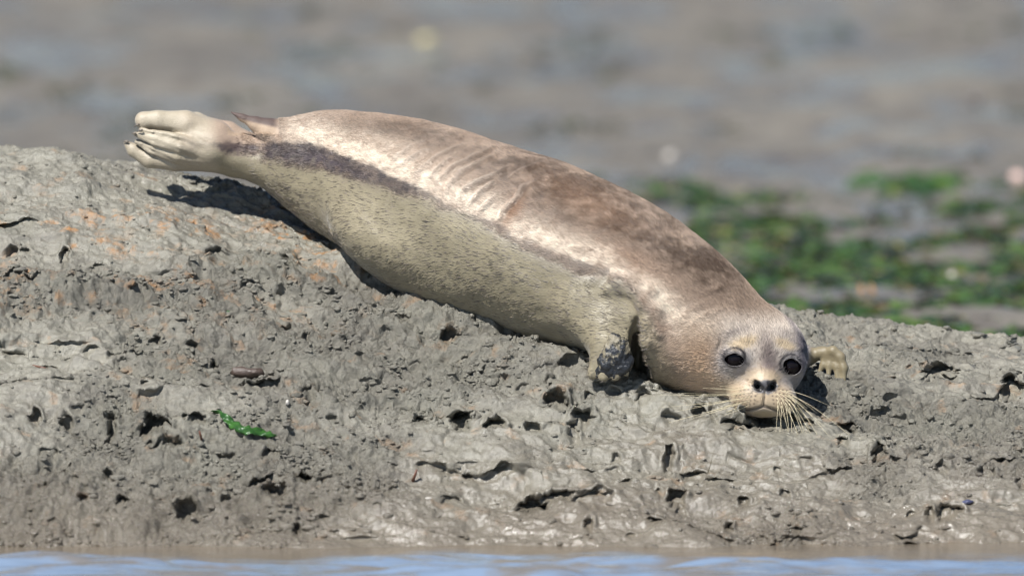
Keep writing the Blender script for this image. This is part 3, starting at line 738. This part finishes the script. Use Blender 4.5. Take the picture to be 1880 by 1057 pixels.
# ---- eyes
em = NT('eye_dark'); em.set(Base_Color=(.006, .004, .005, 1), Roughness=.08, Specular_IOR_Level=.22)
for c_, er in eyes:
    n1_, n2_ = 28, 18; V_ = []; F_ = []
    for a in range(n2_ + 1):
        for b_ in range(n1_):
            th, ph2 = math.pi * a / n2_, 2 * math.pi * b_ / n1_
            V_.append((math.sin(th) * math.cos(ph2) * er * .99, math.sin(th) * math.sin(ph2) * er * .99, math.cos(th) * er * .99))
    for a in range(n2_):
        for b_ in range(n1_):
            F_.append((a * n1_ + b_, (a + 1) * n1_ + b_, (a + 1) * n1_ + (b_ + 1) % n1_, a * n1_ + (b_ + 1) % n1_))
    adopt(poly_obj('eye', np.array(V_) + c_, F_, em.m, loc=c_))

clm = simple('claw_horn', (.12, .10, .08), .35)
for (a, b_), (c1, d1_), dy_ in (((256, 228), (245, 234), .045), ((262, 239), (252, 242), .055), ((250, 246), (241, 245), .05), ((236, 262), (226, 260), .03)):
    q = [P(a, b_, ya - dy_), P((a + c1) / 2, (b_ + d1_) / 2 - 1, ya - dy_), P(c1, d1_, ya - dy_ + .004)]
    v_, f_ = tube(q, [.0022, .0016, .0005], 8); adopt(poly_obj('claw', v_, f_, clm, loc=q[0]))

# ---- whiskers
wm = NT('whisker_horn'); wm.set(Base_Color=(.62, .54, .36, 1), Roughness=.35)
from mathutils.bvhtree import BVHTree
bv = BVHTree.FromPolygons([tuple(p) for p in SV], [tuple(int(i) for i in f) for f in SF])
def hit(px, py):
    d = Vector(ray(px, py)).normalized(); r = bv.ray_cast(Vector(CAM), d); return (np.array(r[0]), np.array(r[1])) if r[0] is not None else (None, None)
wr = np.random.default_rng(5)
for side, x, y, row, k in WR:
    if k == 0 or (row == 0 and k < 2): continue
    p, n_ = hit(x, y)
    if p is None: continue
    L = (1.25 if side > 0 else 1.1) * (.030 + .020 * k + wr.uniform(-.01, .012)) * (1.0 if row else .7)
    if side < 0: tx, tz = -.95, -.02 - .10 * row + wr.uniform(-.06, .06)
    else:
        an = math.radians(-18 - 17 * row + wr.uniform(-9, 9) + (5 - k) * -4); tx, tz = math.cos(an), math.sin(an)
    dv = np.array([tx, -.28, tz]); dv /= np.linalg.norm(dv); q = [p - n_ * .001]; cur = n_ * .6 + dv; cur /= np.linalg.norm(cur)
    for s in range(9):
        cur = cur + (dv - cur) * .3 + np.array([0, .02, (-.055 if side > 0 else .035)]); cur /= np.linalg.norm(cur); q.append(q[-1] + cur * L / 9)
    v_, f_ = tube(q, np.linspace(.00042, .00014, 10), 5); adopt(poly_obj('whisker', v_, f_, wm.m, loc=q[0]))
for x0, s_ in ((1368, -1), (1440, 1), (1374, -1)):
    p, n_ = hit(x0, 628); q = [p]; cur = n_ * .7 + np.array([s_ * .3, 0, .6])
    for s in range(6): cur = cur / np.linalg.norm(cur); q.append(q[-1] + cur * .004); cur = cur + np.array([s_ * .15, 0, -.05])
    v_, f_ = tube(q, np.linspace(.0003, .0001, 7), 4); adopt(poly_obj('whisker', v_, f_, wm.m, loc=q[0]))

# ---- black mud caked on the near fore flipper
mp = [(1128, 628, 18), (1140, 640, 20), (1148, 660, 16), (1120, 655, 20), (1110, 672, 16), (1140, 674, 16), (1122, 686, 12), (1098, 684, 10)]
PR_keep = PR; PR = []
for a, b_, r_ in mp:
    p, _ = hit(a, min(b_, 676)); 
    yy = (p[1] if p is not None else sy) + .004
    EL(P(a, b_, yy + .004), (r_ * PXM * .92, r_ * PXM * .85, r_ * PXM * .95), .014)
cx = np.arange(P(1070, 0, sy)[0], P(1185, 0, sy)[0], .0022); cy = np.arange(sy - .09, sy + .08, .0022); cz = np.arange(P(0, 715, sy)[2], P(0, 600, sy)[2], .0022)
G_ = np.stack(np.meshgrid(cx, cy, cz, indexing='ij'), -1); fd = sdf(G_.reshape(-1, 3)).reshape(G_.shape[:3])
CV, CF = surface_nets(fd, cx, cy, cz); CN, _ = normals(CV, CF)
if (CN * (CV - CV.mean(0))).sum() < 0: CF = CF[:, ::-1]; CN = -CN
CV = CV + CN * (.0035 * noise(CV[:, 0] * 55, CV[:, 1] * 55, CV[:, 2] * 75, seed=9) + .0018 * noise(CV[:, 0] * 200, CV[:, 1] * 200, CV[:, 2] * 200, seed=10))[:, None]
PR = PR_keep
cm = NT('black_mud'); c = cm.coord(); w_ = cm.mapr(cm.noise(c, 38, 5, .65), .53, .62)
cm.set(Base_Color=cm.mix(w_, (.022, .024, .028), (.19, .165, .115)), Roughness=cm.mapr(w_, 0, 1, .15, .32), Normal=cm.bump(cm.noise(c, 320, 3), .0025, 1.0))
o = mesh_np('mud_clump', CV, CF, cm.m); o['label'] = 'shiny black mud caked on the near fore flipper'; adopt(o)

# ---- fur: short hairs laid back along the body, dark streaks where mud has slicked the coat
_, area = normals(SV, SF)
fc = SV[SF].mean(1); fn = SN[SF].mean(1); fu, fv = proj(fc)
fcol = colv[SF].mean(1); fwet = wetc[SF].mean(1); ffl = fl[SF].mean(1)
nohair = np.zeros(len(SF))
for c_, er in eyes:
    nohair = np.maximum(nohair, (np.linalg.norm(fc - c_, axis=1) < er * 1.25))
nohair = np.maximum(nohair, np.exp(-(((fu - 1404) / 22) ** 2 + ((fv - 708) / 13) ** 2)) > .35)
nohair = np.maximum(nohair, 1 - sstep(430, 500, fu)); nohair = np.maximum(nohair, (fu < 518) * (fv < 246)); nohair = np.maximum(nohair, fu > 1484)
nohair = np.maximum(nohair, .8 * np.exp(-(((fu - 1403) / 50) ** 2 + ((fv - 734) / 26) ** 2) ** 2))
vis = np.where(fn[:, 1] > .35, .3, 1.0)
def hairs(n, wgt, lmin, lmax, lift, rad, colf, spread=.25):
    p = wgt * area; p = p / p.sum(); fi = rng.choice(len(SF), n, p=p)
    a, b_ = rng.random(n)[:, None], rng.random(n)[:, None]; q = SV[SF[fi]]
    r = (q[:, 0] * (1 - a) + q[:, 1] * a) * (1 - b_) + (q[:, 3] * (1 - a) + q[:, 2] * a) * b_
    nn = fn[fi]; nn = nn / np.linalg.norm(nn, axis=1)[:, None]
    ax = np.gradient(SPW, axis=0); ax /= np.linalg.norm(ax, axis=1)[:, None]
    tg = -np.stack([np.interp(r[:, 0], SPW[:, 0], ax[:, k]) for k in range(3)], 1)
    u, v = fu[fi], fv[fi]
    hd = (sstep(1270, 1360, u) * sstep(560, 640, v))[:, None]
    away = r - P(1404, 712, h - .14); away /= np.linalg.norm(away, axis=1)[:, None]
    tg = tg * (1 - hd) + away * hd
    low = sstep(10, 160, v - np.interp(u, ML[:, 0], ML[:, 1]))
    tg[:, 2] -= .45 * low; tg[:, 2] -= .8 * (sstep(1180, 1230, u) * sstep(560, 620, v) * sstep(1290, 1240, u))
    sw = (.22 - .10 * (lift < .1)) * noise(r[:, 0] * 22, r[:, 2] * 22, seed=501); cr = np.cross(nn, tg)
    tg = tg + cr * (sw + rng.normal(0, spread, n))[:, None]
    tg -= nn * np.einsum('ij,ij->i', tg, nn)[:, None]; tg /= np.linalg.norm(tg, axis=1)[:, None] + 1e-9
    L = rng.uniform(lmin, lmax, n)[:, None]; li = (lift * rng.uniform(.5, 1.5, n))[:, None]
    pts = np.stack([r - nn * .0004, r + tg * L * .5 + nn * L * li * .5, r + tg * L + nn * L * li * .75], 1)
    return pts, colf(fi, n), np.tile(np.array([1, .8, .25]) * rad, (n, 1))
H = []
dry = np.clip(1 - fwet * 1.25, 0, 1) * (1 - nohair) * vis
headf = sstep(1300, 1350, fu) * sstep(600, 640, fv)
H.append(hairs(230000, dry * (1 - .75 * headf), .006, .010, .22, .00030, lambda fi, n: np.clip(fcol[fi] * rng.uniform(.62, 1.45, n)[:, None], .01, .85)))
H.append(hairs(16000, dry * headf * sstep(700, 640, fv) + 1e-9, .0028, .0045, .12, .00022, lambda fi, n: np.clip(fcol[fi] * rng.uniform(.75, 1.25, n)[:, None], .01, .85)))
wetm = (fwet > .45) * (1 - nohair) * vis * (.75 + .5 * noise(fc[:, 0] * 14, fc[:, 2] * 14, fc[:, 1] * 14, seed=511)) 
H.append(hairs(6500, wetm * sstep(1290, 1240, fu) * (1 - .75 * sstep(60, 190, fv - np.interp(fu, ML[:, 0], ML[:, 1]))), 
 .009, .018, .04, .00042, lambda fi, n: np.array([.115, .095, .08]) * rng.uniform(.5, 1.8, n)[:, None], .06))
H.append(hairs(14000, wetm, .007, .012, .05, .0003, lambda fi, n: np.clip(fcol[fi] * rng.uniform(.8, 1.25, n)[:, None], .01, .8), .08))
hp = np.vstack([a.reshape(-1, 3) for a, _, _ in H]); hc = np.vstack([b_ for _, b_, _ in H]); hrad = np.concatenate([c_.ravel() for _, _, c_ in H])
cu = bpy.data.hair_curves.new('fur'); cu.add_curves([3] * len(hc))
cu.position_data.foreach_set('vector', hp.astype(np.float32).ravel())
ra = cu.attributes.get('radius') or cu.attributes.new('radius', 'FLOAT', 'POINT'); ra.data.foreach_set('value', hrad.astype(np.float32))
ca_ = cu.attributes.new('hcol', 'FLOAT_COLOR', 'CURVE'); h4 = np.ones((len(hc), 4), np.float32); h4[:, :3] = hc; ca_.data.foreach_set('color', h4.ravel())
fm = NT('seal_fur'); fm.set(Base_Color=fm.attr('hcol'), Roughness=.38, Specular_IOR_Level=.55)
cu.materials.append(fm.m)
fo = bpy.data.objects.new('fur', cu); C.objects.link(fo); adopt(fo)

# ------------------------------------------------------------------ seaweed beyond the bank
def flat_pt(px, py, z=.02):
    d = ray(px, py); return CAM + d * ((z - CAM[2]) / d[2])
def weed_mesh(n, fx_, seed, size=(.02, .065)):
    r = np.random.default_rng(seed); V_ = []; F_ = []; Cc = []; cnt = 0
    while cnt < n:
        px, py = fx_(r)
        if px is None: continue
        p = flat_pt(px, py, .012); L = r.uniform(*size); W = L * r.uniform(.25, .5); a = r.uniform(0, 6.283); ca, sa = math.cos(a), math.sin(a)
        up = r.uniform(.0, .25) * L; tw = r.uniform(-.6, .6); base_ = len(V_)
        cc = [(.060, .115, .034), (.105, .165, .048), (.032, .062, .028), (.22, .21, .07), (.20, .15, .09), (.045, .045, .04)][r.choice(6, p=[.30, .18, .22, .05, .06, .19])]
        hh = [up * math.sin(t * 2.6) + r.uniform(-.1, .1) * L for t in np.linspace(0.1, 1, 5)]
        for s, t in enumerate(np.linspace(-.5, .5, 5)):
            w = W * (1 - (2 * t) ** 4 * .6) * .5 * r.uniform(.7, 1.2); wob = W * .6 * math.sin(5 * t + a)
            for q in (-1, 1):
                lx, ly = t * L, q * w + wob; V_.append((p[0] + lx * ca - ly * sa, p[1] + lx * sa + ly * ca, p[2] + .006 + max(hh[s] + q * tw * w, 0))); Cc.append(cc)
        for s in range(4): F_.append((base_ + 2 * s, base_ + 2 * s + 1, base_ + 2 * s + 3, base_ + 2 * s + 2))
        cnt += 1
    return np.array(V_), np.array(F_), np.array(Cc)
wdm = NT('green_weed'); wdm.set(Base_Color=wdm.attr('leafcol'), Roughness=.25, Specular_IOR_Level=.6)
tr = wdm.n('ShaderNodeBsdfTranslucent', {'Color': wdm.attr('leafcol')}); mx = wdm.n('ShaderNodeMixShader', {0: .3, 1: wdm.b.outputs[0], 2: tr.outputs[0]})
wdm.t.links.new(mx.outputs[0], wdm.t.nodes['Material Output'].inputs['Surface'])
def fA(r):
    px, py = r.uniform(1100, 2300), r.uniform(345, 680)
    dens = sstep(330, 440, py + 60 * float(noise(px / 90, py / 40, seed=601))) * sstep(1120, 1300, px + (py - 350) * .6)
    band = float(noise(px / 120, py / 22, seed=602) + .6 * noise(px / 45, py / 12, seed=603))
    dens *= sstep(-.35, .35, band + (.55 if py > 460 else -.05))
    return (px, py) if r.random() < dens else (None, None)
v_, f_, cc = weed_mesh(20000, fA, 61)
tag(mesh_np('seaweed', v_, f_, wdm.m, attrs={'leafcol': cc}), 'wet bright green seaweed spread over the mud at the foot of the bank', 'seaweed', kind='stuff')
def fB(r):
    px, py = r.normal(1705, 48), r.normal(350, 6)
    return px, py
v_, f_, cc = weed_mesh(520, fB, 62, (.03, .09)); cc = cc * .6 + np.array([.02, .07, .01])
lc = flat_pt(1705, 350, .0)
tag(mesh_np('seaweed_clump', v_, f_, wdm.m, attrs={'leafcol': cc}, loc=lc), 'isolated low dark green seaweed clump lying on bare mud beyond the main seaweed', 'seaweed clump')
def fC(r):
    px, py = r.uniform(-200, 2000), r.uniform(20, 460)
    d = sstep(.30, .75, float(noise(px / 110, py / 24, seed=605)))
    return (px, py) if r.random() < d else (None, None)
v_, f_, cc = weed_mesh(900, fC, 63, (.02, .06)); cc = cc * .25 + np.array([.055, .05, .035])
tag(mesh_np('weed_scraps', v_, f_, wdm.m, attrs={'leafcol': cc}), 'sparse dull brown weed scraps strewn over the far mudflat', 'weed scraps', kind='stuff')

# ------------------------------------------------------------------ small things
def pebble(name, p, r, mat, seed, flat_=.6, label=None, cat=None, group=None):
    V_ = []; F_ = []; n1_, n2_ = 20, 12; rr = np.random.default_rng(seed)
    for a in range(n2_ + 1):
        for b_ in range(n1_):
            th, ph2 = math.pi * a / n2_, 2 * math.pi * b_ / n1_; V_.append((math.sin(th) * math.cos(ph2), math.sin(th) * math.sin(ph2), math.cos(th)))
    V_ = np.array(V_); V_ *= (1 + .22 * noise(V_[:, 0] * 1.7 + seed, V_[:, 1] * 1.7, V_[:, 2] * 1.7, seed=seed) + .06 * noise(V_[:, 0] * 5, V_[:, 1] * 5, V_[:, 2] * 5, seed=seed + 1))[:, None]
    V_ = V_ * np.array(r) * np.array([1, 1, flat_])
    for a in range(n2_):
        for b_ in range(n1_): F_.append((a * n1_ + b_, (a + 1) * n1_ + b_, (a + 1) * n1_ + (b_ + 1) % n1_, a * n1_ + (b_ + 1) % n1_))
    o = poly_obj(name, V_ + p, F_, mat, loc=np.array(p)); tag(o, label, cat, group); return o
white = simple('bleached_shell', (.42, .39, .35), .4); yel = simple('yellow_weed', (.40, .35, .16), .4)
pk = simple('pink_shell', (.60, .42, .36), .4); blu = simple('mussel_blue', (.06, .065, .12), .2); brn = simple('dark_bark', (.065, .045, .035), .45, (120, .003)); red = simple('red_stalk', (.13, .055, .035), .5)
for px, py, r, m_, nm, lb, ct in ((785, 75, (.030, .02, .016), yel, 'yellow_shell', 'blurred pale yellow shell alone on the far mudflat near the top edge', 'shell'),
      (1230, 295, (.017, .017, .022), white, 'white_shell', 'round white shell on the bare mud above the seal\'s back', 'shell'),
      (1868, 332, (.018, .018, .024), pk, 'pink_shell', 'pinkish pebble sized shell at the right edge beyond the seaweed', 'shell'),
      (1748, 517, (.010, .010, .022), white, 'white_shell', 'slim white shell standing among the green seaweed, the upper one', 'shell'),
      (1712, 566, (.012, .012, .016), white, 'white_shell', 'small white shell low in the seaweed just above the crest', 'shell'),
      (1790, 184, (.016, .016, .02), simple('dark_stone', (.09, .08, .08), .4), 'dark_stone', 'small dark stone on the far mudflat at upper right', 'stone')):
    pebble(nm, flat_pt(px, py, .02), r, m_, int(px), 1.0, lb, ct)
org = simple('orange_weed', (.30, .15, .045), .35)
for i, (px, lb) in enumerate(((1578, 'upright orange seaweed blade in the green seaweed, the left of the pair'), (1602, 'upright orange seaweed blade in the green seaweed, the right of the pair'))):
    p = flat_pt(px, 565, .0); V_ = []; F_ = []
    for s in range(8):
        t = s / 7; w = .006 * math.sin(math.pi * (t * .85 + .1)) + .001
        for q in (-1, 1):
            for dz in (0, .0012): V_.append((q * w + .006 * math.sin(3 * t + i), dz + .01 * t * t, t * .055))
    for s in range(7):
        a = 4 * s; F_ += [(a, a + 2, a + 6, a + 4), (a + 1, a + 5, a + 7, a + 3), (a, a + 4, a + 5, a + 1), (a + 2, a + 3, a + 7, a + 6)]
    F_ += [(28, 30, 31, 29), (0, 1, 3, 2)]
    tag(poly_obj('orange_seaweed', np.array(V_) + p, F_, org, loc=p), lb, 'seaweed blade')

deps = None
def bank_hit(px, py):
    dg = bpy.context.evaluated_depsgraph_get(); d = Vector(ray(px, py)).normalized()
    ok, loc, nor, _ = bank.ray_cast(Vector(CAM), d); return np.array(loc), np.array(nor)
bpy.context.view_layer.update()
# green seaweed strip
st = [(388, 757), (405, 758), (415, 770), (428, 782), (445, 790), (462, 793), (480, 797), (496, 799), (507, 803)]; sw_ = [1.5, 3.5, 7, 9, 9, 8, 8, 6, 1.5]
V_ = []; F_ = []; rows = []
stc = [bank_hit(a, b_)[0] + np.array([0, -.010, .004]) for a, b_ in st]
ti = np.linspace(0, 8, 33); ctr = np.stack([np.interp(ti, range(9), [q[k] for q in stc]) for k in range(3)], 1); ww = np.interp(ti, range(9), sw_) * PXM
ctr[1:-1] = (ctr[:-2] + ctr[1:-1] + ctr[2:]) / 3
tg = np.gradient(ctr, axis=0); tg /= np.linalg.norm(tg, axis=1)[:, None]; sd_ = np.cross(tg, np.array([0, -.8, .6])); sd_ /= np.linalg.norm(sd_, axis=1)[:, None]
nr = np.cross(sd_, tg)
for i in range(33):
    for j in range(7):
        q = (j - 3) / 3; ruf = .0035 * math.sin(i * 1.25 + q * 2.2) * abs(q) + .002 * math.sin(i * .5 + 3 * q)
        V_.append(ctr[i] + sd_[i] * q * ww[i] * (1 + .18 * math.sin(i * 2.1 + (q > 0))) + nr[i] * (ruf + .002 * (1 - q * q)))
for i in range(32):
    for j in range(6): a = i * 7 + j; F_.append((a, a + 1, a + 8, a + 7))
gw = NT('fresh_green_weed'); c = gw.coord(); gw.set(Base_Color=gw.mix(gw.mapr(gw.noise(c, 60, 3), .35, .65), (.014, .05, .010), (.035, .105, .018)), Roughness=.28, Specular_IOR_Level=.5, Normal=gw.bump(gw.noise(c, 160, 3), .002, .8))
o = poly_obj('seaweed_strip', V_, F_, gw.m, loc=stc[4]); md = o.modifiers.new('thick', 'SOLIDIFY'); md.thickness = .0007
tag(o, 'glossy fresh green seaweed strip lying crumpled on the bank', 'seaweed strip')
# tiny leaf
p, _ = bank_hit(420, 574); V_ = []; F_ = []
for i in range(7):
    t = i / 6; w = .0045 * math.sin(math.pi * t) + .0003
    for q in (-1, 0, 1): V_.append(p + np.array([(t - .5) * .014, -.004 - .001 * (q == 0), .002 + q * w - t * .004]))
for i in range(6):
    for j in range(2): a = 3 * i + j; F_.append((a, a + 1, a + 4, a + 3))
o = poly_obj('leaf_scrap', V_, F_, gw.m, loc=p); o.modifiers.new('thick', 'SOLIDIFY').thickness = .0005
tag(o, 'tiny green leaf scrap on the bank below the seal\'s belly', 'leaf')
# dark piece of bark over a hollow
p, _ = bank_hit(455, 685); v_, f_ = tube([p + np.array([x * PXM, -.014 + .003 * math.sin(x), z * PXM]) for x, z in ((-28, 0), (-24, 3), (-12, 3), (0, 1), (12, 3), (22, 2), (27, 0))], np.array([4, 9, 10, 8, 8.5, 7, 3]) * PXM, 14)
v_ = v_ + .003 * np.stack([noise(v_[:, 0] * 130, v_[:, 2] * 130, v_[:, 1] * 130, seed=s) for s in (1, 2, 3)], 1)
tag(poly_obj('driftwood_chunk', v_, f_, brn, loc=p), 'dark brown lump of sodden driftwood jutting from the bank', 'driftwood')
for (a, b_), (c1, d1_), r_, m_, nm, lb, ct in (((757, 884), (765, 862), 3, red, 'stick', 'short reddish brown stick poking from the mud near the water', 'stick'),
      ((370, 808), (366, 791), 2.4, red, 'stick', 'stubby rusty twig just left of the green seaweed strip', 'stick'),
      ((1296, 880), (1311, 826), .8, simple('dry_stem', (.10, .085, .05), .6), 'grass_stem', 'thin dry grass stem leaning upright below the seal\'s head', 'grass stem'),
      ((60, 671), (88, 676), 1.6, red, 'stick', 'slim flat reddish twig lying on the mud at far left', 'stick')):
    p, _ = bank_hit(a, b_); p2 = P(c1, d1_, p[1] - .012); q = [p + np.array([0, .003, 0]), p * .5 + p2 * .5 + np.array([.0006, 0, 0]), p2]
    v_, f_ = tube(q, np.array([1, .9, .6]) * r_ * PXM, 8); tag(poly_obj(nm, v_, f_, m_, loc=p), lb, ct)
p, n_ = bank_hit(1776, 921); o = pebble('mussel_shell', p + np.array([0, -.004, .001]), (.010, .006, .0045), blu, 3, 1, 'small dark blue mussel shell on the mud at lower right', 'mussel shell')
p, n_ = bank_hit(787, 914); pebble('shell_fragment', p + np.array([0, -.003, 0]), (.006, .004, .0025), white, 4, 1, 'tiny white shell fragment near the water in the lower middle', 'shell')
p, n_ = bank_hit(528, 738); pebble('shell_fragment', p + np.array([0, -.003, 0]), (.004, .004, .005), white, 5, 1, 'tiny white shell fragment right of the dark driftwood lump', 'shell')
